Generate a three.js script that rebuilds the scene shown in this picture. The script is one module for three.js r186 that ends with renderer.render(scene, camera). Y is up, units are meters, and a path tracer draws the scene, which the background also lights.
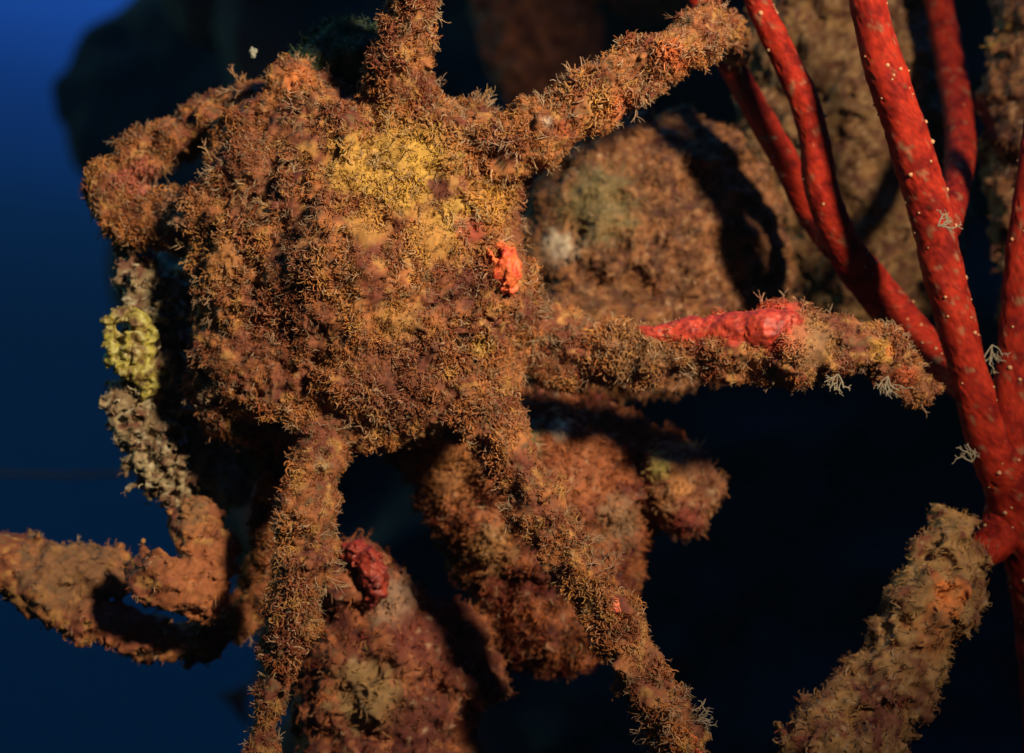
import * as THREE from 'three';
import { mergeGeometries } from 'three/addons/utils/BufferGeometryUtils.js';

// ---------------------------------------------------------------- camera, water light, sun, flash, exposure
const PITCH = THREE.MathUtils.degToRad(20), W = 1024, H = 753, F = 1463;   // F: focal length in pixels
const scene = new THREE.Scene();
const camera = new THREE.PerspectiveCamera(2 * Math.atan(H / 2 / F) * 180 / Math.PI, W / H, 0.02, 60);
camera.rotation.x = PITCH;
camera.focus = 0.56; camera.userData.fStop = 6.7;
scene.add(camera);

const EXPOSURE = 1;
const skyW = 128, skyH = 256, skyData = new Float32Array(skyW * skyH * 4);
{ // open water: brighter towards the surface
  const stops = [[-90, .0006, .005, .020], [6, .0006, .0075, .027], [21, .001, .0095, .033], [25, .0018, .016, .060], [29.5, .004, .030, .15], [34, .010, .066, .35], [45, .010, .085, .36], [60, .02, .14, .46], [90, .04, .20, .55]];
  for (let j = 0; j < skyH; j++) {
    const e = (j + .5) / skyH * 180 - 90;
    let k = 0; while (k < stops.length - 2 && stops[k + 1][0] < e) k++;
    const a = stops[k], b = stops[k + 1]; let t = Math.min(1, Math.max(0, (e - a[0]) / (b[0] - a[0])));
    for (let i = 0; i < skyW; i++) { const o = (j * skyW + i) * 4; for (let c = 0; c < 3; c++) skyData[o + c] = a[c + 1] + (b[c + 1] - a[c + 1]) * t; skyData[o + 3] = 1; }
  }
}
const sky = new THREE.DataTexture(skyData, skyW, skyH, THREE.RGBAFormat, THREE.FloatType);
sky.mapping = THREE.EquirectangularReflectionMapping; sky.magFilter = THREE.LinearFilter; sky.needsUpdate = true;
scene.background = sky; scene.environment = sky;

const sun = new THREE.DirectionalLight(new THREE.Color(.34, .90, .72), 0.45);   // what daylight is left at depth
sun.position.set(-1.9, 1.5, -.75); sun.castShadow = true; sun.shadow.radius = 40;
sun.shadow.mapSize.set(2048, 2048);
Object.assign(sun.shadow.camera, { left: -1, right: 1, top: 1, bottom: -1, near: .1, far: 8 });
scene.add(sun, sun.target); sun.target.position.set(0, .2, -.6);

// ---------------------------------------------------------------- helpers
const mulberry = (a) => () => { a |= 0; a = a + 0x6D2B79F5 | 0; let t = Math.imul(a ^ a >>> 15, 1 | a); t = t + Math.imul(t ^ t >>> 7, 61 | t) ^ t; return ((t ^ t >>> 14) >>> 0) / 4294967296; };
const rnd = mulberry(20417);
const rr = (a, b) => a + (b - a) * rnd();
const clamp = (x, a = 0, b = 1) => x < a ? a : x > b ? b : x;
const sstep = (a, b, x) => { const t = clamp((x - a) / (b - a)); return t * t * (3 - 2 * t); };
// gradient noise
const perm = new Uint8Array(512); { const r = mulberry(77), p = [...Array(256).keys()]; for (let i = 255; i > 0; i--) { const j = Math.floor(r() * (i + 1)); [p[i], p[j]] = [p[j], p[i]]; } for (let i = 0; i < 512; i++) perm[i] = p[i & 255]; }
const grad = (h, x, y, z) => { h &= 15; const u = h < 8 ? x : y, v = h < 4 ? y : h === 12 || h === 14 ? x : z; return ((h & 1) ? -u : u) + ((h & 2) ? -v : v); };
function noise(x, y, z) {
  const X0 = Math.floor(x), Y0 = Math.floor(y), Z0 = Math.floor(z), X = X0 & 255, Y = Y0 & 255, Z = Z0 & 255; x -= X0; y -= Y0; z -= Z0;
  const u = x * x * x * (x * (x * 6 - 15) + 10), v = y * y * y * (y * (y * 6 - 15) + 10), w = z * z * z * (z * (z * 6 - 15) + 10);
  const A = perm[X] + Y, AA = perm[A] + Z, AB = perm[A + 1] + Z, B = perm[X + 1] + Y, BA = perm[B] + Z, BB = perm[B + 1] + Z;
  const L = (t, a, b) => a + t * (b - a);
  return L(w, L(v, L(u, grad(perm[AA], x, y, z), grad(perm[BA], x - 1, y, z)), L(u, grad(perm[AB], x, y - 1, z), grad(perm[BB], x - 1, y - 1, z))),
    L(v, L(u, grad(perm[AA + 1], x, y, z - 1), grad(perm[BA + 1], x - 1, y, z - 1)), L(u, grad(perm[AB + 1], x, y - 1, z - 1), grad(perm[BB + 1], x - 1, y - 1, z - 1))));
}
const fbm = (x, y, z, n = 3) => { let s = 0, a = 1; for (let i = 0; i < n; i++) { s += a * noise(x, y, z); x = x * 2.03 + 11.3; y = y * 2.03 + 4.7; z = z * 2.03 + 7.9; a *= .5; } return s; };

// a pixel of the photograph and a distance -> a point; the reef is laid out on axes tilted like the diver's view (Q turns them level)
const Q = new THREE.Matrix4().makeRotationX(PITCH);
const P = (u, v, d) => new THREE.Vector3((u - W / 2) / F * d, -(v - H / 2) / F * d, -d);   // tilted axes
const world = (u, v, d) => P(u, v, d).applyMatrix4(Q);
const px = (n, d = .6) => n / F * d;

class Field {                                     // a solid as a sampled distance, meshed with surface nets
  constructor(cell) { this.c = cell; this.prims = []; }
  cap(a, ra, b, rb, k = .006) { this.prims.push({ t: 0, a, ra, b, rb, k }); return this; }
  ball(a, r, k = .006) { return this.cap(a, r, a.clone().add(new THREE.Vector3(0, 0, 1e-5)), r, k); }
  ell(a, rx, ry, rz, k = .01, rot = 0) { this.prims.push({ t: 1, a, rx, ry, rz, k, cr: Math.cos(rot), sr: Math.sin(rot) }); return this; }
  cut(a, ra, b, rb, k = .004) { this.prims.push({ t: 0, a, ra, b, rb, k, neg: true }); return this; }
  // chain of [u, v, depth, radius in pixels]
  chain(list, k = .006) { for (let i = 0; i + 1 < list.length; i++) { const p = list[i], q = list[i + 1]; this.cap(P(p[0], p[1], p[2]), px(p[3], p[2]), P(q[0], q[1], q[2]), px(q[3], q[2]), k); } return this; }
  mesh(displace, reach = .006) {
    const c = this.c, pad = reach + 3 * c, box = new THREE.Box3();
    const bounds = (p) => { const b = new THREE.Box3(); if (p.t === 0) { b.expandByPoint(p.a.clone().subScalar(p.ra)); b.expandByPoint(p.a.clone().addScalar(p.ra)); b.expandByPoint(p.b.clone().subScalar(p.rb)); b.expandByPoint(p.b.clone().addScalar(p.rb)); } else { const m = Math.max(p.rx, p.ry); b.expandByPoint(p.a.clone().sub(new THREE.Vector3(m, m, p.rz))); b.expandByPoint(p.a.clone().add(new THREE.Vector3(m, m, p.rz))); } return b; };
    for (const p of this.prims) if (!p.neg) box.union(bounds(p));
    box.expandByScalar(pad);
    const o = box.min, nx = Math.ceil((box.max.x - o.x) / c) + 1, ny = Math.ceil((box.max.y - o.y) / c) + 1, nz = Math.ceil((box.max.z - o.z) / c) + 1;
    const f = new Float32Array(nx * ny * nz).fill(1);
    for (const p of this.prims) {
      const b = bounds(p).expandByScalar(pad + p.k);
      const i0 = Math.max(0, Math.floor((b.min.x - o.x) / c)), i1 = Math.min(nx - 1, Math.ceil((b.max.x - o.x) / c)), j0 = Math.max(0, Math.floor((b.min.y - o.y) / c)), j1 = Math.min(ny - 1, Math.ceil((b.max.y - o.y) / c)), k0 = Math.max(0, Math.floor((b.min.z - o.z) / c)), k1 = Math.min(nz - 1, Math.ceil((b.max.z - o.z) / c));
      const { a, k } = p; let bx, by, bz, bb; if (p.t === 0) { bx = p.b.x - a.x; by = p.b.y - a.y; bz = p.b.z - a.z; bb = bx * bx + by * by + bz * bz; }
      for (let z = k0; z <= k1; z++) for (let y = j0; y <= j1; y++) for (let x = i0; x <= i1; x++) {
        const dx = o.x + x * c - a.x, dy = o.y + y * c - a.y, dz = o.z + z * c - a.z; let d;
        if (p.t === 0) { const h = clamp((dx * bx + dy * by + dz * bz) / bb), ex = dx - bx * h, ey = dy - by * h, ez = dz - bz * h; d = Math.sqrt(ex * ex + ey * ey + ez * ez) - (p.ra + (p.rb - p.ra) * h); }
        else { const X = (dx * p.cr + dy * p.sr) / p.rx, Y = (dy * p.cr - dx * p.sr) / p.ry, Z = dz / p.rz; const q = Math.sqrt(X * X + Y * Y + Z * Z), g = Math.sqrt((X / p.rx) ** 2 + (Y / p.ry) ** 2 + (Z / p.rz) ** 2) + 1e-9; d = q * (q - 1) / g; }
        const n = (z * ny + y) * nx + x;
        if (p.neg) { const h = clamp(.5 - .5 * (f[n] + d) / k); f[n] = f[n] * (1 - h) - d * h + k * h * (1 - h); }
        else if (f[n] > .9) f[n] = d;
        else { const h = clamp(.5 + .5 * (f[n] - d) / k); f[n] = f[n] * (1 - h) + d * h - k * h * (1 - h); }
      }
    }
    if (displace) for (let z = 0, n = 0; z < nz; z++) for (let y = 0; y < ny; y++) for (let x = 0; x < nx; x++, n++) if (Math.abs(f[n]) < reach + 2 * c) f[n] += displace(o.x + x * c, o.y + y * c, o.z + z * c, f[n]);
    const id = new Int32Array(nx * ny * nz).fill(-1), pos = [], idx = [], nor = [], sx = 1, sy = nx, sz = nx * ny, off = [0, sx, sy, sx + sy, sz, sx + sz, sy + sz, sx + sy + sz];
    const E = [[0, 1], [2, 3], [4, 5], [6, 7], [0, 2], [1, 3], [4, 6], [5, 7], [0, 4], [1, 5], [2, 6], [3, 7]];
    for (let z = 0; z < nz - 1; z++) for (let y = 0; y < ny - 1; y++) for (let x = 0; x < nx - 1; x++) {
      const n = (z * ny + y) * nx + x; let m = 0; for (let q = 0; q < 8; q++) if (f[n + off[q]] < 0) m |= 1 << q;
      if (m === 0 || m === 255) continue;
      let ax = 0, ay = 0, az = 0, cnt = 0;
      for (const [p, q] of E) { const a = f[n + off[p]], b = f[n + off[q]]; if ((a < 0) === (b < 0)) continue; const t = a / (a - b); ax += (p & 1) + ((q & 1) - (p & 1)) * t; ay += (p >> 1 & 1) + ((q >> 1 & 1) - (p >> 1 & 1)) * t; az += (p >> 2) + ((q >> 2) - (p >> 2)) * t; cnt++; }
      id[n] = pos.length / 3; pos.push(o.x + (x + ax / cnt) * c, o.y + (y + ay / cnt) * c, o.z + (z + az / cnt) * c);
      let gx = 0, gy = 0, gz = 0; for (let q = 0; q < 8; q++) { const v = f[n + off[q]]; gx += q & 1 ? v : -v; gy += q & 2 ? v : -v; gz += q & 4 ? v : -v; }
      const l = Math.hypot(gx, gy, gz) || 1; nor.push(gx / l, gy / l, gz / l);
    }
    for (let z = 1; z < nz - 1; z++) for (let y = 1; y < ny - 1; y++) for (let x = 1; x < nx - 1; x++) {
      const n = (z * ny + y) * nx + x, s = f[n] < 0;
      const quad = (p, q, r, t, flip) => { if (p < 0 || q < 0 || r < 0 || t < 0) return; flip ? idx.push(p, r, q, p, t, r) : idx.push(p, q, r, p, r, t); };
      if (s !== f[n + sx] < 0) quad(id[n - sy - sz], id[n - sz], id[n], id[n - sy], !s);
      if (s !== f[n + sy] < 0) quad(id[n - sx - sz], id[n - sx], id[n], id[n - sz], !s);
      if (s !== f[n + sz] < 0) quad(id[n - sx - sy], id[n - sy], id[n], id[n - sx], !s);
    }
    const g = new THREE.BufferGeometry(); g.setAttribute('position', new THREE.Float32BufferAttribute(pos, 3)); g.setAttribute('normal', new THREE.Float32BufferAttribute(nor, 3)); g.setIndex(idx);
    return g;
  }
}
function paint(g, fn) {                           // vertex colours from a function of the place on the tilted axes and the normal
  const p = g.attributes.position, n = g.attributes.normal, a = new Float32Array(p.count * 3);
  for (let i = 0; i < p.count; i++) { const c = fn(p.getX(i), p.getY(i), p.getZ(i)); a[3 * i] = c[0]; a[3 * i + 1] = c[1]; a[3 * i + 2] = c[2]; }
  g.setAttribute('color', new THREE.BufferAttribute(a, 3)); return g;
}
const mixc = (a, b, t) => [a[0] + (b[0] - a[0]) * t, a[1] + (b[1] - a[1]) * t, a[2] + (b[2] - a[2]) * t];
const taken = new Map();
const numbered = (n) => { const k = taken.get(n) || 0; taken.set(n, k + 1); return k ? `${n}_${String(k).padStart(3, '0')}` : n; };
const matte = (o = {}) => new THREE.MeshStandardMaterial({ color: 0xffffff, vertexColors: true, roughness: .85, ...o });
const M = { body: matte(), rock: matte({ roughness: .9 }), soft: matte({ roughness: .6 }), whip: new THREE.MeshPhysicalMaterial({ color: 0xffffff, vertexColors: true, roughness: .8, specularIntensity: .2 }), turf: new THREE.MeshPhysicalMaterial({ color: 0xffffff, roughness: .9, specularIntensity: .3 }), hydroid: new THREE.MeshStandardMaterial({ color: new THREE.Color(.20, .155, .10), roughness: .6 }) };
function thing(name, label, category, at, group, kind) { const o = new THREE.Group(); o.name = numbered(name); o.position.copy(at); o.userData = { label, category }; if (group) o.userData.group = group; if (kind) o.userData.kind = kind; scene.add(o); return o; }
function part(parent, name, g, m, opt = {}) {      // g on the tilted axes
  g.applyMatrix4(Q); const o = new THREE.Mesh(g, m); o.name = name; o.position.copy(parent.position).negate(); o.castShadow = o.receiveShadow = true;
  if (opt.kind) o.userData.kind = opt.kind; if (opt.label) o.userData.label = opt.label; parent.add(o); return o;
}
// ---- short curled filaments
function filament(seed, n = 5, curl = 2.2, width = .085) {
  const r = mulberry(seed), pos = [], idx = [], pts = []; let a = (r() - .5) * .8, b = r() * 6.28, p = new THREE.Vector3(0, -.1, 0); const ca = curl * (.5 + r()) / n;
  for (let i = 0; i <= n; i++) { pts.push(p.clone()); p.add(new THREE.Vector3(Math.sin(a) * Math.cos(b), Math.cos(a), Math.sin(a) * Math.sin(b)).multiplyScalar(1 / n)); a += ca * (.6 + .8 * r()); b += (r() - .5) * 1.2; }
  pts.forEach((q, i) => { const w = width * (1 - .55 * i / n); for (let k = 0; k < 3; k++) { const t = k / 3 * 6.283; const d = new THREE.Vector3().subVectors(pts[Math.min(n, i + 1)], pts[Math.max(0, i - 1)]).normalize(); const s = new THREE.Vector3(-d.y + .01, d.x, .3).cross(d).normalize(), e = new THREE.Vector3().crossVectors(d, s); pos.push(q.x + (s.x * Math.cos(t) + e.x * Math.sin(t)) * w, q.y + (s.y * Math.cos(t) + e.y * Math.sin(t)) * w, q.z + (s.z * Math.cos(t) + e.z * Math.sin(t)) * w); } });
  for (let i = 0; i < n; i++) for (let k = 0; k < 3; k++) { const A = i * 3 + k, B = i * 3 + (k + 1) % 3; idx.push(A, A + 3, B, B, A + 3, B + 3); }
  idx.push(n * 3, n * 3 + 2, n * 3 + 1);
  const g = new THREE.BufferGeometry(); g.setAttribute('position', new THREE.Float32BufferAttribute(pos, 3)); g.setIndex(idx); g.computeVertexNormals(); return g;
}
const join = (list) => mergeGeometries(list);
function sprig(seed) {                             // a few branching filaments
  const r = mulberry(seed), parts = [filament(seed, 5, .9, .045)];
  for (let i = 0; i < 4; i++) { const f = filament(seed * 7 + i, 4, 1.2, .055); f.applyMatrix4(new THREE.Matrix4().compose(new THREE.Vector3(0, .25 + .15 * i, 0), new THREE.Quaternion().setFromEuler(new THREE.Euler((r() - .5) * 2, r() * 6, (r() - .5) * 2)), new THREE.Vector3().setScalar(.35 + .3 * r()))); parts.push(f); }
  return join(parts);
}
const FIL = [1, 2, 3, 4, 5].map(s => filament(s * 13, 5, 2.8, .085)), SPRIG = [1, 2, 3].map(s => sprig(s * 31));
// scatter copies over a mesh whose geometry already stands level; colour from fn of the tilted place
function scatter(parent, name, mesh, count, shapes, size, color, keep) {
  const g = mesh.geometry, p = g.attributes.position, nn = g.attributes.normal, ix = g.index, T = ix.count / 3, acc = new Float32Array(T); let s = 0;
  const A = new THREE.Vector3(), B = new THREE.Vector3(), C = new THREE.Vector3(), N = new THREE.Vector3(), U = new THREE.Vector3(0, 1, 0), inv = Q.clone().invert();
  for (let t = 0; t < T; t++) { A.fromBufferAttribute(p, ix.getX(3 * t)); B.fromBufferAttribute(p, ix.getX(3 * t + 1)).sub(A); C.fromBufferAttribute(p, ix.getX(3 * t + 2)).sub(A); s += B.cross(C).length(); acc[t] = s; }
  const per = Math.floor(count / shapes.length), m4 = new THREE.Matrix4(), q = new THREE.Quaternion(), q2 = new THREE.Quaternion(), sc = new THREE.Vector3(), col = new THREE.Color(), e = new THREE.Euler(), L = new THREE.Vector3();
  for (const sh of shapes) {
    const im = new THREE.InstancedMesh(sh, M.turf, per); let k = 0, tries = 0;
    while (k < per && tries++ < per * 4) {
      const x = rnd() * s; let lo = 0, hi = T - 1; while (lo < hi) { const m = lo + hi >> 1; acc[m] < x ? lo = m + 1 : hi = m; }
      let u = rnd(), v = rnd(); if (u + v > 1) { u = 1 - u; v = 1 - v; }
      const i0 = ix.getX(3 * lo), i1 = ix.getX(3 * lo + 1), i2 = ix.getX(3 * lo + 2);
      A.fromBufferAttribute(p, i0); B.fromBufferAttribute(p, i1).sub(A).multiplyScalar(u); C.fromBufferAttribute(p, i2).sub(A).multiplyScalar(v); A.add(B).add(C);
      N.fromBufferAttribute(nn, i0); L.copy(A).applyMatrix4(inv);
      const c = color(L.x, L.y, L.z); if (!c || (keep && !keep(L.x, L.y, L.z))) continue;
      q.setFromUnitVectors(U, N); e.set((rnd() - .5) * 2.0, rnd() * 6.283, (rnd() - .5) * 2.0); q2.setFromEuler(e); q.multiply(q2);
      const z = (typeof size === 'function' ? size(L.x, L.y, L.z) : size) * (.55 + .9 * rnd()); sc.set(z, z * (.7 + .6 * rnd()), z); im.setMatrixAt(k, m4.compose(A, q, sc));
      im.setColorAt(k, col.setRGB(c[0], c[1], c[2])); k++;
    }
    im.count = k; im.name = name; im.userData.kind = 'stuff'; im.position.copy(parent.position).negate(); im.castShadow = im.receiveShadow = true; parent.add(im);
  }
}

// ---------------------------------------------------------------- the diver's strobe: stands beside the lens, outside the frame
{
  const at = new THREE.Vector3(.40, .32, .04).applyMatrix4(Q), aim = world(490, 60, .62);
  const t = thing('dive_strobe', 'black underwater strobe with round white diffuser on a jointed arm', 'strobe', at);
  t.lookAt(aim);
  const dark = new THREE.MeshStandardMaterial({ color: new THREE.Color(.03, .03, .03), roughness: .5 });
  const add = (n, g, m) => { const o = new THREE.Mesh(g, m); o.name = n; o.castShadow = o.receiveShadow = true; t.add(o); return o; };
  add('housing', new THREE.LatheGeometry([[0, -.13], [.03, -.128], [.042, -.12], [.045, -.05], [.052, -.035], [.052, -.006], [.046, -.004], [.046, -.012], [0, -.012]].map(([x, y]) => new THREE.Vector2(x, y)), 40).rotateX(Math.PI / 2), dark);
  add('diffuser_lamp', new THREE.CylinderGeometry(.044, .044, .004, 40).rotateX(Math.PI / 2).translate(0, 0, -.008), new THREE.MeshStandardMaterial({ color: 0xffffff, emissive: new THREE.Color(1, .93, .82), emissiveIntensity: 2 }));
  add('arm', new THREE.TubeGeometry(new THREE.CatmullRomCurve3([[0, -.04, -.09], [.03, -.1, -.16], [.12, -.2, -.2], [.2, -.32, -.2]].map(a => new THREE.Vector3(...a))), 24, .01, 10), dark);
  const lamp = new THREE.SpotLight(new THREE.Color(1, .85, .62), 4.9, 0, .48, 1, 2);
  lamp.position.set(0, 0, .002); lamp.castShadow = true; lamp.shadow.radius = 2; lamp.shadow.mapSize.set(2048, 2048); lamp.shadow.camera.near = .02;
  t.add(lamp, lamp.target); lamp.target.position.set(0, 0, 1);
}

// ---------------------------------------------------------------- palettes (real-world base colours)
const BROWN = [.17, .062, .018], RUST = [.30, .10, .022], OCHRE = [.42, .21, .040], MAROON = [.10, .018, .008], TAN = [.30, .17, .075], OLIVE = [.14, .11, .04], RED = [.52, .045, .018], YELLOW = [.46, .27, .042], PALE = [.5, .42, .3], ORANGE = [.55, .15, .03];
const spots = (list) => list.map(([u, v, d, r, c, s = 1]) => ({ p: P(u, v, d), r: px(r, d), c, s }));
function growth(base, s, seed, list, wob = .35, speck = null) {  // mottled growth: patches of noise between colours, then named patches with ragged edges
  return (x, y, z) => {
    const a = fbm(x * s + seed, y * s, z * s, 3), b = fbm(x * s * 2.7, y * s * 2.7 + seed, z * s * 2.7, 2), c = noise(x * s * 9, y * s * 9, z * s * 9 + seed);
    let col = base[0];
    col = mixc(col, base[1], sstep(-.05, .35, a)); col = mixc(col, base[2], sstep(.05, .45, -a) * .9); col = mixc(col, base[3], sstep(.2, .5, b) * .8); if (base[4]) col = mixc(col, base[4], sstep(.25, .55, -b) * .9);
    for (const q of list) { const dd = Math.hypot(x - q.p.x, y - q.p.y, (z - q.p.z) * .25) / q.r + b * wob + c * .15; const t = sstep(1.05, .55, dd) * q.s; if (t > 0) col = mixc(col, q.c, t); }
    if (speck) { const q = noise(x * 380 + seed, y * 380, z * 380), q2 = noise(x * 60, y * 60 + seed, z * 60); if (q > .42 && q2 > -.15) col = mixc(col, speck, sstep(.42, .6, q)); }
    const m = 1 + .45 * c; return [col[0] * m, col[1] * m, col[2] * m];
  };
}

// ---------------------------------------------------------------- setting: seabed and the dark reef behind
function mound(cx, cz, rx, rz, h, y0, seed, amp, n = 90) {   // a heightfield sheet on level axes
  const g = new THREE.PlaneGeometry(2 * rx, 2 * rz, n, n).rotateX(-Math.PI / 2), p = g.attributes.position;
  for (let i = 0; i < p.count; i++) { const x = p.getX(i), z = p.getZ(i), r = Math.hypot(x / rx, z / rz); p.setY(i, y0 + h * (1 - sstep(.25, .95, r)) + amp * fbm(x * 3 + seed, z * 3, seed, 4) * (.3 + .7 * (1 - clamp(r)))); p.setX(i, x + cx); p.setZ(i, z + cz); }
  g.computeVertexNormals(); return g;
}
function setting(name, g, m, label) { const o = new THREE.Mesh(g, m); o.name = numbered(name); o.userData = { kind: 'structure', label, category: name.replace('_', ' ') }; o.castShadow = o.receiveShadow = true; scene.add(o); return o; }
const sand = new THREE.MeshStandardMaterial({ color: new THREE.Color(.12, .10, .075), roughness: 1 }), darkRock = new THREE.MeshStandardMaterial({ color: new THREE.Color(.045, .030, .022), roughness: 1 });
setting('seabed', mound(0, -4, 9, 9, 0, -1.05, 3, .12, 60), sand, 'dark sandy seabed below the reef');
setting('reef_base', mound(.05, -.72, .75, .42, 1.0, -1.08, 9, .06), darkRock, 'low brown reef rock that everything grows on');
function farReef(pts, seed, cell, amp) {
  const f = new Field(cell); for (const [u, v, d, r, rz] of pts) f.ell(P(u, v, d), px(r, d), px(r, d), rz ?? px(r, d) * .6, .15);
  const g = f.mesh((x, y, z) => amp * fbm(x * 5 + seed, y * 5, z * 5, 4), amp * 1.6); return g.applyMatrix4(Q);
}
setting('reef_wall', farReef([[560, 200, 2.9, 330], [760, -100, 3, 420], [900, 300, 3, 430], [700, 640, 2.9, 360], [480, 520, 2.9, 250], [1150, 500, 2.9, 420], [350, -40, 2.9, 170], [420, 300, 2.9, 230], [560, 880, 2.9, 330], [900, 900, 2.9, 420]], 5, .045, .12), darkRock, 'dark reef wall in the distance behind the crab');
setting('reef_ridge', farReef([[360, 20, 7, 130], [270, 40, 7, 120], [205, 60, 7, 75], [300, 170, 7, 140], [150, 40, 7, 45], [105, 62, 7, 34], [72, 84, 7, 22], [140, 130, 7, 75], [230, 280, 7, 120]], 8, .08, .06), darkRock, 'blurred far reef ridge beside the bright blue corner of water');
scene.fog = new THREE.FogExp2(new THREE.Color(.30, .75, 1), .004);

// ---------------------------------------------------------------- encrusted rocks behind and below the crab
function rock({ name = 'encrusted_rock', label, category = 'rock', chain, ells = [], cuts = [], cell = .0017, amp = .005, freq = 60, pits = 0, base, s = 70, list = [], turf = 0, turfSize = .0032, tint = TAN, foot, build }) {
  const f = new Field(cell); if (chain) f.chain(chain, .012); for (const [u, v, d, a, b, c, rot = 0] of ells) f.ell(P(u, v, d), px(a, d), px(b, d), px(c, d), .014, rot); for (const [u, v, d, r] of cuts) f.cut(P(u, v, d), px(r, d), P(u, v, d + .02), px(r * .7, d));
  const sd = label.length * 3.7;
  const g = f.mesh((x, y, z) => { let d = -amp * 1.5 * fbm(x * freq + sd, y * freq, z * freq, 3) - .0030 * (.35 - Math.abs(noise(x * 120, y * 120 + sd, z * 120))) - .0020 * (.3 - Math.abs(noise(x * 260, y * 260 + sd, z * 260))) - .0012 * noise(x * 400, y * 400, z * 400 + sd); if (pits) { const q = noise(x * 110 + 3, y * 110 + sd, z * 110); if (q > .28) d += (q - .28) * pits; } return d; }, amp * 2 + .004);
  const col = growth(base, s, sd, spots(list), .45, [.32, .19, .10]); paint(g, col);
  const t = thing(name, label, category, foot ? world(...foot) : world(...(chain || ells)[0].slice(0, 3)));
  const body = part(t, 'stone', g, M.rock);
  if (turf) scatter(t, 'algae_turf', body, turf, FIL.slice(0, 3).concat(SPRIG.slice(0, 1)), turfSize, (x, y, z) => { const c = col(x, y, z), k = rnd(); return mixc([c[0] * 1.5, c[1] * 1.5, c[2] * 1.5], tint, .7 * k * k * k); });
  return t;
}
const RB = [[0.1377, 0.0317, 0.0095], [0.2479, 0.0697, 0.0202], [0.0781, 0.0076, 0.0036], [0.2754, 0.095, 0.0357], [0.0413, 0.0051, 0.003]];
const RK = [[0.1254, 0.0424, 0.013], [0.1971, 0.0718, 0.0213], [0.0582, 0.0192, 0.0059], [0.2509, 0.1163, 0.0444], [0.0493, 0.0068, 0.0035]];
rock({ label: 'rounded brown coral rock between the crab and the red sea whips', ells: [[655, 250, .75, 132, 136, 70], [600, 330, .74, 90, 60, 60], [720, 300, .77, 70, 80, 60]], base: RK, turfSize: .0038, turf: 8640, list: [[600, 200, .7, 50, OLIVE, .7], [560, 240, .7, 26, PALE, .6]], s: 90 });
rock({ label: 'tall pitted brown rock column behind the red sea whips', ells: [[845, 120, .84, 105, 190, 75, .08], [870, 220, .84, 95, 120, 70]], base: [[.155, .070, .023], [.21, .10, .032], [.10, .036, .012], [.24, .14, .055], [.07, .012, .007]], pits: .03, turf: 3840, s: 80, turfSize: .0035 });
rock({ label: 'brown encrusted rock edge beyond the outermost red whip', ells: [[1050, 120, .74, 62, 210, 60], [1090, 300, .76, 80, 200, 60]], base: RK, pits: .02, turf: 2400, list: [[1005, 15, .7, 26, YELLOW, .7]] });
rock({ label: 'large reddish brown rock directly under the crab', chain: [[455, 430, .70, 66], [535, 500, .70, 95], [555, 590, .70, 76]], ells: [[590, 500, .71, 64, 92, 50], [525, 630, .71, 42, 45, 36], [640, 475, .72, 60, 45, 40]], base: RB, list: [[520, 435, .66, 26, [.26, .21, .09], .8], [450, 475, .66, 40, [.30, .12, .035], .8], [510, 590, .66, 34, [.12, .018, .009], .9], [560, 430, .67, 12, PALE, .7], [580, 470, .67, 40, [.24, .07, .022], .8], [490, 550, .66, 30, [.28, .14, .045], .7], [620, 520, .67, 30, [.2, .12, .06], .7]], turf: 15000, turfSize: .0040, tint: [.26, .11, .045] });
rock({ label: 'maroon and brown lump of rock with a red crescent, below the crab', chain: [[355, 590, .655, 46], [385, 660, .665, 68], [390, 790, .67, 82], [380, 900, .68, 100], [380, 1300, .72, 130]], ells: [[442, 668, .668, 56, 58, 42, .5], [335, 700, .66, 40, 45, 40]], base: RB, list: [[370, 690, .64, 45, [.22, .13, .045], .8], [395, 600, .64, 30, [.28, .17, .10], .6], [440, 640, .64, 50, [.13, .025, .012], .8], [420, 720, .64, 40, [.10, .02, .01], .8]], turf: 15000, turfSize: .0040, tint: [.28, .13, .06], cell: .0018, foot: [380, 1300, .72] });
rock({ label: 'small hanging rock lump with a yellow tip, right of the large rock', chain: [[640, 500, .72, 30], [672, 470, .69, 24], [685, 490, .69, 27], [688, 525, .69, 20]], base: [[.16, .05, .018], [.24, .09, .03], [.09, .018, .008], [.25, .13, .06]], list: [[660, 468, .67, 15, [.36, .28, .07], .9], [682, 486, .67, 12, [.42, .17, .05], .9], [690, 520, .67, 24, [.15, .02, .01], .9]], turfSize: .0038, turf: 1152, amp: .003 });
rock({ name: 'coral_branch', category: 'coral', label: 'thick tan encrusted branch slanting up beside the red whip roots', chain: [[957, 520, .628, 12], [946, 558, .622, 24], [926, 612, .617, 31], [894, 678, .612, 35], [852, 742, .607, 46], [815, 840, .61, 56], [760, 1250, .64, 90]], ells: [[808, 742, .60, 24, 22, 20], [962, 594, .62, 14, 28, 16, -.5]], base: [[.20, .092, .028], [.26, .13, .038], [.13, .040, .014], [.30, .16, .055], [.12, .018, .008]], list: [[875, 688, .57, 18, [.5, .46, .2], .9], [958, 600, .59, 24, ORANGE, .8], [900, 720, .57, 40, MAROON, .8], [810, 735, .56, 26, [.3, .06, .02], .6], [940, 640, .59, 30, RUST, .6]], turf: 11000, amp: .0045, freq: 85, foot: [760, 1250, .64] });
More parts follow.
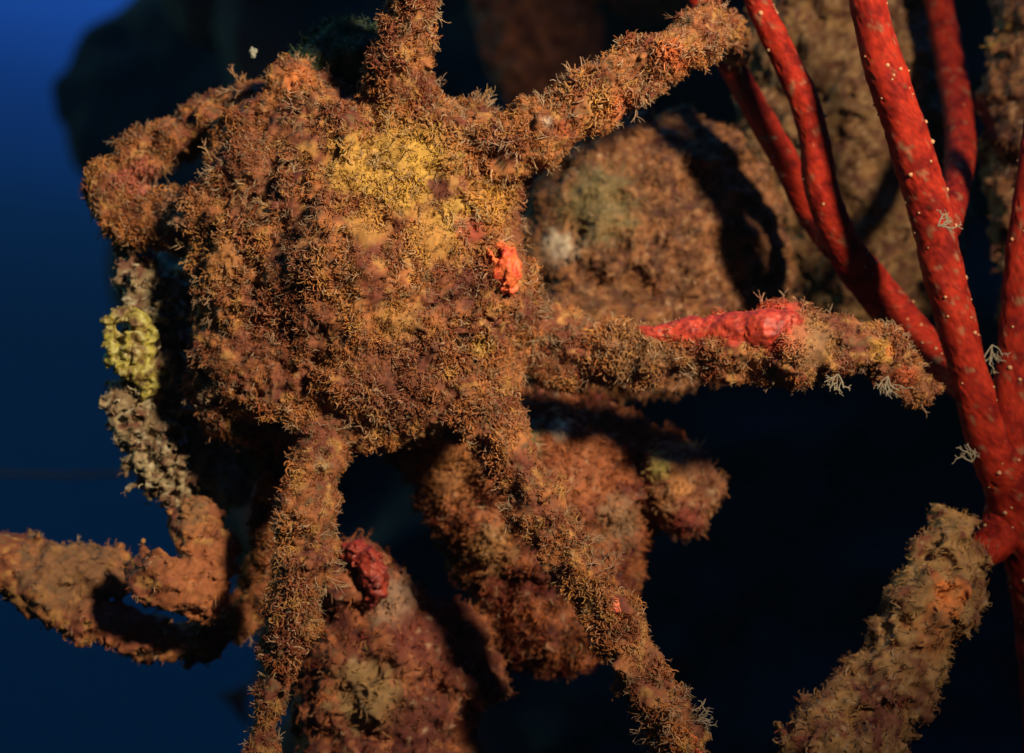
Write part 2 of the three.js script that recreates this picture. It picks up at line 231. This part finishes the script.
rock({ label: 'dim greenish flank of rock in the shadow at the crab\'s side', chain: [[190, 300, .69, 52], [185, 400, .69, 48], [205, 470, .69, 30], [205, 520, .70, 16]], ells: [[250, 380, .70, 70, 90, 40]], base: [[.22, .17, .085], [.30, .24, .13], [.15, .09, .045], [.38, .32, .2]], turf: 3360, tint: [.4, .38, .25], amp: .005, pits: .03 });
rock({ name: 'green_sponge', category: 'sponge', label: 'dark green sponge behind the leg that points straight up', ells: [[345, 46, .632, 32, 26, 20], [322, 68, .630, 24, 20, 18], [370, 80, .632, 40, 40, 26]], base: [[.045, .065, .03], [.065, .09, .04], [.03, .035, .018], [.09, .10, .05]], turf: 2400, tint: [.05, .08, .04], amp: .003 });
rock({ label: 'dim brown rock column far back between two legs', ells: [[530, -40, 1.5, 60, 150, 60], [560, 60, 1.52, 45, 90, 50], [660, -40, 1.48, 70, 65, 50]], base: RB, cell: .0032, turf: 768 });

rock({ name: 'crusted_rim', category: 'sponge', label: 'pale knobbly crust along the rock edge above and below the yellow sponge', chain: [[132, 250, .645, 4], [138, 278, .639, 8], [146, 298, .642, 4], [150, 318, .64, 7], [146, 380, .64, 8], [122, 402, .633, 4], [134, 424, .638, 7], [148, 446, .641, 4], [158, 462, .641, 8], [172, 484, .646, 5], [186, 508, .65, 5]], ells: [[165, 350, .655, 18, 70, 40], [160, 440, .66, 16, 46, 40]], base: [[.17, .105, .048], [.26, .185, .09], [.12, .045, .02], [.40, .33, .20], [.10, .025, .012]], turf: 1800, tint: [.28, .25, .16], amp: .005, freq: 170, cell: .0011 });

// yellow sponge with two dark openings
{
  const f = new Field(.0009); f.chain([[126, 320, .624, 13], [138, 334, .626, 15], [134, 362, .626, 15], [146, 386, .632, 10], [165, 360, .645, 20]], .006);
  f.chain([[112, 322, .622, 9], [113, 350, .622, 7], [110, 362, .622, 6]], .004);
  for (const [u, v, r] of [[117, 327, 11], [128, 388, 9]]) f.cut(P(u, v, .599), px(r), P(u + 6, v + 1, .63), px(r * .8), .002);
  const g = f.mesh((x, y, z) => -.0030 * fbm(x * 230, y * 230, z * 230, 3), .006);
  paint(g, growth([[.25, .19, .025], [.33, .27, .045], [.15, .075, .018], [.38, .33, .12], [.075, .03, .012]], 110, 4, []));
  const t = thing('yellow_sponge', 'small yellow sponge with two dark openings at the rock\'s edge', 'sponge', world(165, 360, .64)); part(t, 'lobed_mass', g, M.soft);
}

// ---------------------------------------------------------------- the crab
const crab = thing('spider_crab', 'large clinging crab overgrown with curled brown algae, legs spread over the reef', 'crab', world(470, 440, .66));
let crabBody, crabColor;
{
  const f = new Field(.00115);
  // carapace
  for (const [u, v, d, r] of [[286, 190, .620, 68], [345, 165, .613, 66], [435, 175, .611, 66], [455, 260, .608, 62], [452, 345, .612, 60], [370, 355, .610, 68], [270, 350, .618, 66], [262, 275, .617, 62], [360, 260, .600, 84], [240, 390, .627, 42], [238, 215, .624, 40], [325, 395, .612, 42], [395, 392, .610, 42], [468, 385, .617, 36], [478, 160, .612, 38], [250, 140, .622, 34]]) f.ball(P(u, v, d), px(r, d), .018);
  f.ball(P(500, 290, .605), px(34), .012); f.ball(P(245, 405, .63), px(32), .01); f.ball(P(440, 405, .615), px(32), .012); f.ball(P(300, 100, .612), px(30), .01); f.ball(P(290, 78, .608), px(14), .005);
  // walking legs
  f.chain([[400, 120, .608, 38], [400, 75, .592, 23.5], [407, 45, .585, 19.3], [411, -10, .575, 21], [418, -90, .565, 20.2]], .008);
  f.chain([[470, 160, .606, 38], [515, 148, .596, 29], [548, 126, .590, 25], [600, 97, .588, 24], [655, 60, .586, 20.2], [696, 33, .588, 16.8], [712, 22, .598, 10.9], [725, 30, .64, 10.1], [742, 60, .70, 7.6]], .008);
  f.chain([[500, 320, .625, 40], [560, 345, .628, 32], [640, 352, .618, 24.4], [720, 350, .609, 24.4], [790, 347, .602, 35], [850, 345, .602, 21.8], [885, 355, .604, 17.6], [906, 372, .608, 10.1], [917, 388, .61, 6], [934, 390, .615, 3]], .008);
  f.chain([[470, 385, .606, 32], [505, 440, .592, 22], [540, 505, .582, 21], [580, 570, .577, 20.2], [612, 620, .574, 18.5], [645, 680, .57, 20.2], [685, 740, .567, 19.3], [720, 800, .565, 16.8], [770, 880, .585, 10.1]], .007);
  f.chain([[330, 400, .610, 25.2], [320, 455, .592, 18.5], [312, 510, .588, 20.2], [305, 560, .584, 21], [295, 610, .581, 21], [280, 655, .58, 13.4], [270, 690, .58, 8.4], [264, 750, .582, 6.7], [255, 830, .61, 6], [300, 860, .66, 5]], .007);
  // folded arm on the far side
  f.chain([[310, 130, .625, 34], [255, 112, .635, 25], [200, 126, .642, 22], [140, 158, .645, 22], [108, 186, .643, 18], [125, 214, .637, 20], [180, 222, .628, 25], [215, 220, .62, 28], [255, 235, .622, 40]], .005);
  f.ball(P(122, 230, .642), px(14), .005); f.cut(P(192, 172, .60), px(23), P(190, 172, .70), px(20), .005);
  // claw arm reaching out to the other side, under the body
  f.chain([[300, 420, .645, 36], [285, 520, .66, 24], [262, 600, .668, 22], [192, 645, .655, 18], [140, 636, .650, 20], [80, 614, .643, 23], [40, 592, .638, 24]], .004);
  f.chain([[118, 574, .652, 22], [60, 572, .648, 28], [-10, 562, .645, 29], [-80, 550, .645, 30]], .004);
  f.chain([[191, 520, .632, 23], [205, 545, .626, 24], [208, 580, .622, 23], [190, 594, .618, 23], [162, 586, .614, 22], [150, 570, .614, 22]], .004);
  const bump = (x, y, z) => { const a = fbm(x * 75, y * 75, z * 75, 3), b = noise(x * 190 + 5, y * 190, z * 190), c = noise(x * 420, y * 420 + 9, z * 420); return -.0044 * a - .0034 * Math.max(0, b) - .0013 * c; };
  const g = f.mesh(bump, .008);
  crabColor = growth([[.205, .060, .017], [.33, .115, .028], [.13, .026, .010], [.38, .19, .045], [.14, .075, .026]], 62, 2, spots([
    [405, 165, .578, 58, YELLOW, .85], [355, 165, .578, 38, [.45, .26, .045], .85], [425, 155, .578, 24, YELLOW, .9], [435, 235, .575, 34, OCHRE, .85], [370, 225, .572, 26, OCHRE, .8], [490, 200, .585, 30, [.46, .22, .035], .85], [482, 345, .59, 14, YELLOW, .8], [310, 150, .585, 12, OCHRE, .7], [455, 215, .58, 24, [.47, .28, .05], .8],
    [440, 187, .58, 17, MAROON, .95], [470, 228, .585, 18, [.26, .03, .015], .8], [215, 260, .60, 36, [.36, .15, .035], .9], [280, 330, .58, 60, [.19, .052, .018], .75], [250, 160, .6, 40, [.15, .04, .016], .6], [400, 385, .59, 60, [.13, .034, .014], .8], [470, 285, .59, 24, MAROON, .9], [395, 320, .57, 26, OCHRE, .5], [350, 300, .57, 20, [.40, .17, .04], .7], [300, 250, .58, 40, [.17, .06, .025], .6],
    [300, 80, .6, 18, ORANGE, .6], [135, 176, .63, 26, [.36, .09, .055], .85], [180, 215, .62, 26, [.30, .15, .08], .6], [122, 226, .62, 18, [.36, .11, .025], .8],
    [600, 92, .565, 18, OCHRE, .9], [622, 100, .565, 20, [.45, .10, .02], .8], [680, 50, .565, 22, [.5, .11, .025], .8], [565, 128, .57, 14, [.42, .08, .02], .7], [428, 28, .56, 10, ORANGE, .7], [548, 118, .57, 8, PALE, .6],
    [780, 325, .588, 34, [.48, .04, .016], .95], [735, 325, .597, 26, [.42, .034, .014], .9], [690, 328, .603, 24, [.32, .03, .013], .8], [885, 350, .585, 16, [.46, .24, .04], .9], [895, 350, .585, 8, ORANGE, .8], [908, 378, .595, 16, [.4, .07, .02], .8], [318, 468, .565, 16, [.5, .45, .22], .9], [215, 590, .62, 60, [.34, .105, .028], .8], [190, 512, .62, 20, [.20, .11, .04], .6], [120, 620, .62, 60, [.28, .075, .028], .8], [60, 570, .62, 60, [.16, .085, .032], .7],
    [614, 612, .55, 13, ORANGE, .9], [688, 745, .54, 14, ORANGE, .9], [580, 600, .56, 30, OCHRE, .3], [640, 350, .58, 50, [.2, .1, .035], .7], [820, 340, .57, 40, [.28, .16, .06], .6]]));
  paint(g, (x, y, z) => { const c = crabColor(x, y, z); return [c[0] * .85, c[1] * .8, c[2] * .8]; });
  crabBody = part(crab, 'body', g, M.body);
  const claw = (x, y, z) => { const u = x / -z * F + 512, v = -y / -z * F + 376; return u < 235 && v > 480; };
  const tone = (x, y, z) => { const c = crabColor(x, y, z), k = rnd(); return k < .5 ? mixc(c, [.38, .160, .078], .15 + .4 * rnd()) : k < .88 ? [c[0] * 1.15, c[1] * 1.15, c[2] * 1.15] : mixc(c, [.50, .32, .19], .55); };
  const bare = spots([[140, 178, .625, 20], [192, 172, .63, 22], [505, 268, .57, 22], [735, 327, .577, 30], [775, 329, .567, 34], [795, 328, .566, 28], [690, 325, .582, 28], [614, 610, .556, 14], [688, 742, .549, 16]]);
  const open = (x, y, z) => { for (const q of bare) if (Math.hypot(x - q.p.x, y - q.p.y, z - q.p.z) < q.r) return false; return true; };
  scatter(crab, 'algae_turf', crabBody, 170000, FIL, (x, y, z) => .0015 + .0025 * sstep(-.45, .55, fbm(x * 48 + 7, y * 48, z * 48, 2)), tone, (x, y, z) => open(x, y, z) && fbm(x * 110, y * 110, z * 110 + 3, 2) > -.22 && (crabColor(x, y, z)[1] < .25 || rnd() < .35) && (!claw(x, y, z) || rnd() < .05));
  scatter(crab, 'algae_tuft', crabBody, 6000, SPRIG, (x, y, z) => .0028 + .0032 * sstep(-.2, .5, noise(x * 40, y * 40, z * 40 + 2)), (x, y, z) => mixc(crabColor(x, y, z), [.44, .31, .19], .25 + .5 * rnd()), (x, y, z) => open(x, y, z) && (!claw(x, y, z) || rnd() < .15));
}
function growthPart(parent, name, label, chain, colors, amp = .0012, cuts = []) {
  const f = new Field(.0007).chain(chain, .004); for (const [u, v, d, r, u2, v2, d2, r2] of cuts) f.cut(P(u, v, d), px(r, d), P(u2, v2, d2), px(r2, d2), .0015);
  const g = f.mesh((x, y, z) => -amp * fbm(x * 260, y * 260, z * 260, 3), .004); paint(g, growth(colors, 220, 6, [])); return part(parent, name, g, M.soft, { label });
}
const REDS = [[.36, .025, .008], [.46, .038, .012], [.22, .014, .006], [.38, .06, .02], [.15, .012, .006]], ORANGES = [[.56, .085, .020], [.62, .12, .03], [.42, .035, .012], [.58, .13, .03]];
growthPart(crab, 'red_sponge', 'bright red sponge band along the outstretched leg', [[640, 336, .611, 9], [690, 333, .6075, 14], [735, 331, .6015, 17], [765, 330, .5955, 19], [785, 329, .5945, 20]], REDS, .0008);
growthPart(crab, 'orange_sea_squirt', 'orange sea squirt with an open top at the carapace edge', [[492, 252, .592, 12], [502, 260, .588, 13], [508, 272, .586, 11], [509, 283, .586, 10]], ORANGES, .0022, [[494, 248, .56, 6, 498, 256, .59, 5]]);
growthPart(crab, 'orange_sponge', 'orange sponge spot on the long lower leg', [[611, 603, .570, 9], [618, 617, .570, 10]], ORANGES);
growthPart(crab, 'orange_sponge', 'orange sponge spot low on the long lower leg', [[684, 736, .562, 11], [692, 748, .562, 10]], ORANGES);

// red crescent growing on the lower rock
{
  const t = thing('red_sponge', 'dark red crescent of sponge on the lump of rock below the crab', 'sponge', world(372, 575, .63));
  growthPart(t, 'crescent', undefined, [[344, 550, .636, 7], [357, 552, .634, 9], [368, 560, .632, 11], [374, 574, .630, 11], [376, 590, .631, 9], [371, 603, .633, 5]], [[.20, .016, .008], [.30, .03, .012], [.11, .010, .006], [.26, .05, .02]], .0022);
}

// ---------------------------------------------------------------- red sea whips
const whips = thing('sea_whip', 'bright red branching sea whip dotted with tiny pale polyps', 'sea whip', world(1060, 1100, .66));
function whipBranch(list, seed, polyps) {
  const curve = new THREE.CatmullRomCurve3(list.map(([u, v, d]) => P(u, v, d))), n = list.length * 20, S = 64, fr = curve.computeFrenetFrames(n), pos = [], idx = [], up = new THREE.Vector3();
  for (let i = 0; i <= n; i++) {
    const t = i / n, c = curve.getPoint(t); const s = Math.min(list.length - 1.001, t * (list.length - 1)), k = Math.floor(s), w = s - k; let r = .82 * (px(list[k][3], list[k][2]) * (1 - w) + px(list[k + 1][3], list[k + 1][2]) * w);
    if (i === 0 || i === n) r *= .5;
    const T = curve.getTangent(t), a = new THREE.Vector3(T.y, -T.x, 0).normalize(), b = new THREE.Vector3().crossVectors(T, a);
    for (let j = 0; j <= S; j++) { const th = j / S * 6.2832, d = a.clone().multiplyScalar(Math.cos(th)).addScaledVector(b, Math.sin(th)), q = c.clone().addScaledVector(d, r * (1 + .12 * noise(c.x * 60 + seed, c.y * 60, Math.cos(th) * 1.2) + .05 * fbm((c.x + d.x * r) * 220, (c.y + d.y * r) * 220, (c.z + d.z * r) * 220 + seed, 3) - .08 * sstep(.3, .6, noise((c.x + d.x * r) * 480, (c.y + d.y * r) * 480, (c.z + d.z * r) * 480)))); pos.push(q.x, q.y, q.z); }
  }
  const row = S + 1; for (let i = 0; i < n; i++) for (let j = 0; j < S; j++) { const A = i * row + j; idx.push(A, A + 1, A + row, A + 1, A + row + 1, A + row); }
  for (const e of [0, n]) { const c = curve.getPoint(e / n), id = pos.length / 3; pos.push(c.x, c.y, c.z); for (let j = 0; j < S; j++) e ? idx.push(e * row + j, e * row + j + 1, id) : idx.push(j + 1, j, id); }
  const g = new THREE.BufferGeometry(); g.setAttribute('position', new THREE.Float32BufferAttribute(pos, 3)); g.setIndex(idx); g.computeVertexNormals();
  paint(g, (x, y, z) => { const a = fbm(x * 120 + seed, y * 120, z * 120, 3), b = noise(x * 500, y * 500, z * 500), e = fbm(x * 210 + 9, y * 210, z * 210 + seed, 3), k = .82 + .5 * noise(x * 900, y * 900, z * 900); const cc = mixc(mixc([.25, .012, .005], [.34, .022, .008], sstep(-.4, .5, a)), [.15, .007, .004], sstep(.1, .6, -a - .3 * b)), silt = mixc(cc, [.26, .12, .06], sstep(.32, .7, e) * .7); return [silt[0] * k, silt[1] * k, silt[2] * k]; });
  const dots = [];
  for (let q = 0; q < polyps; q++) {
    const i = Math.floor(rnd() * n), j = Math.floor(rnd() * S), o = (i * row + j) * 3, c = new THREE.Vector3(pos[o], pos[o + 1], pos[o + 2]), r = .0004 + .0008 * rnd() * rnd(); if (noise(c.x * 70, c.y * 70, c.z * 70 + seed) < 0) continue;
    const d = new THREE.IcosahedronGeometry(r, 1), D = d.attributes.position; for (let m = 0; m < D.count; m++) { const s = 1 + .3 * noise(D.getX(m) * 1500 + q, D.getY(m) * 1500, D.getZ(m) * 1500); D.setXYZ(m, D.getX(m) * s, D.getY(m) * s, D.getZ(m) * s); } d.translate(c.x, c.y, c.z); dots.push(d);
  }
  const o = part(whips, 'branch', g, M.whip);
  if (dots.length) { const p = join(dots); p.applyMatrix4(Q); const pm = new THREE.Mesh(p, M.polyp ??= new THREE.MeshStandardMaterial({ color: new THREE.Color(.46, .22, .10), roughness: .8 })); pm.name = 'polyps'; pm.userData.kind = 'stuff'; pm.castShadow = pm.receiveShadow = true; o.add(pm); }
}
whipBranch([[735, -70, .635, 12], [757, 0, .636, 15], [785, 60, .638, 17], [810, 120, .642, 18], [822, 190, .65, 20], [845, 250, .66, 22], [880, 295, .672, 25], [908, 332, .665, 26], [942, 366, .65, 22], [972, 392, .632, 18]], 1, 110);
whipBranch([[690, -20, .70, 12], [718, 40, .698, 15], [750, 100, .695, 16], [785, 160, .693, 17], [812, 215, .70, 18], [838, 250, .68, 18]], 2, 30);
whipBranch([[860, -80, .60, 19], [868, 0, .60, 22], [888, 80, .602, 24], [912, 150, .605, 25], [930, 215, .61, 26], [948, 290, .613, 24], [968, 370, .618, 23], [988, 440, .625, 25], [1015, 505, .635, 30], [1040, 600, .645, 34], [1055, 760, .65, 38], [1060, 1150, .67, 44]], 3, 260);
whipBranch([[925, -80, .80, 15], [938, 0, .79, 17], [952, 70, .77, 18], [960, 130, .73, 18], [957, 180, .68, 18], [945, 230, .63, 18]], 4, 40);
whipBranch([[1052, -140, .60, 15], [1048, -40, .61, 16], [1045, 60, .62, 17], [1034, 160, .62, 18], [1022, 260, .622, 20], [1016, 350, .626, 22], [1010, 430, .63, 24], [1018, 500, .637, 26]], 5, 130);
whipBranch([[1015, 490, .64, 30], [1000, 535, .636, 26], [975, 558, .63, 18], [955, 575, .628, 10]], 6, 24);

// ---------------------------------------------------------------- small growths
function hydroid(u, v, d, h, ang, label, seed) {
  const t = thing('hydroid_tuft', label, 'hydroid', world(u, v, d)), r = mulberry(seed), tubes = [];
  const limb = (a, dir, len, rad, depth) => { const b = a.clone().addScaledVector(dir, len), m = a.clone().lerp(b, .5).add(new THREE.Vector3((r() - .5) * len * .3, (r() - .5) * len * .3, (r() - .5) * len * .2)); tubes.push(new THREE.TubeGeometry(new THREE.CatmullRomCurve3([a, m, b]), 6, rad * (.8 + .5 * r()), 5)); if (depth < 2) for (let i = 0; i < 2; i++) limb(a.clone().lerp(b, .45 + .5 * i * r() + .1), dir.clone().applyAxisAngle(new THREE.Vector3(0, 0, 1), (i ? 1 : -1) * (.4 + .6 * r())).add(new THREE.Vector3(0, 0, (r() - .5) * .5)).normalize(), len * (.45 + .2 * r()), rad * .75, depth + 1); };
  for (let i = 0; i < 4; i++) limb(P(u, v, d), new THREE.Vector3(Math.cos(ang + (i - 1.5) * .45), Math.sin(ang + (i - 1.5) * .45), .2 * (r() - .2)).normalize(), px(h * (.6 + .3 * r()), d), px(.7, d), 0);
  const g = join(tubes); const o = part(t, 'stems', g, M.hydroid);
}
hydroid(938, 226, .590, 18, .5, 'pale antler-shaped hydroid on the thickest red whip', 5);
hydroid(972, 462, .605, 18, 1.9, 'wispy pale hydroid low on the thickest red whip', 6);
hydroid(838, 374, .588, 18, -1.9, 'pale hydroid strands hanging below the outstretched leg\'s joint', 7);
hydroid(888, 376, .592, 21, -1.6, 'pale hydroid strands hanging near the outstretched leg\'s tip', 8);
hydroid(698, 722, .56, 16, .4, 'small pale hydroid sprouting from the long lower leg', 9);
hydroid(992, 345, .615, 24, -1.5, 'thin tan hydroid strand between two red whips', 10);
{ const t = thing('drifting_flake', 'tiny pale flake of debris drifting in the dark water above the crab', 'debris', world(253, 52, .62)); const g = new THREE.IcosahedronGeometry(px(3.6), 3), p = g.attributes.position; for (let i = 0; i < p.count; i++) { const k = 1 + .7 * noise(p.getX(i) * 900, p.getY(i) * 900, p.getZ(i) * 900); p.setXYZ(i, p.getX(i) * k, p.getY(i) * k * 1.3, p.getZ(i) * k * .6); } g.computeVertexNormals(); const c = P(253, 52, .62); g.translate(c.x, c.y, c.z); paint(g, (x, y, z) => mixc([.18, .15, .09], [.3, .3, .24], rnd())); part(t, 'flake', g, M.rock); }
{ // thin dark line in the open water
  const t = thing('rope', 'thin dark rope stretched through the blue water', 'rope', world(60, 474, 1.5));
  const g = new THREE.TubeGeometry(new THREE.CatmullRomCurve3([P(-120, 468, 1.6), P(0, 473, 1.55), P(80, 475, 1.5), P(170, 471, 1.45), P(330, 460, 1.4)]), 40, .0022, 8); paint(g, () => [.02, .02, .02]); part(t, 'strand', g, M.rock);
}
renderer_render();
function renderer_render() {
  const renderer = new THREE.WebGLRenderer({ antialias: true }); renderer.setSize(W, H);
  renderer.toneMapping = THREE.LinearToneMapping; renderer.toneMappingExposure = EXPOSURE; renderer.shadowMap.enabled = true;
  renderer.render(scene, camera);
}
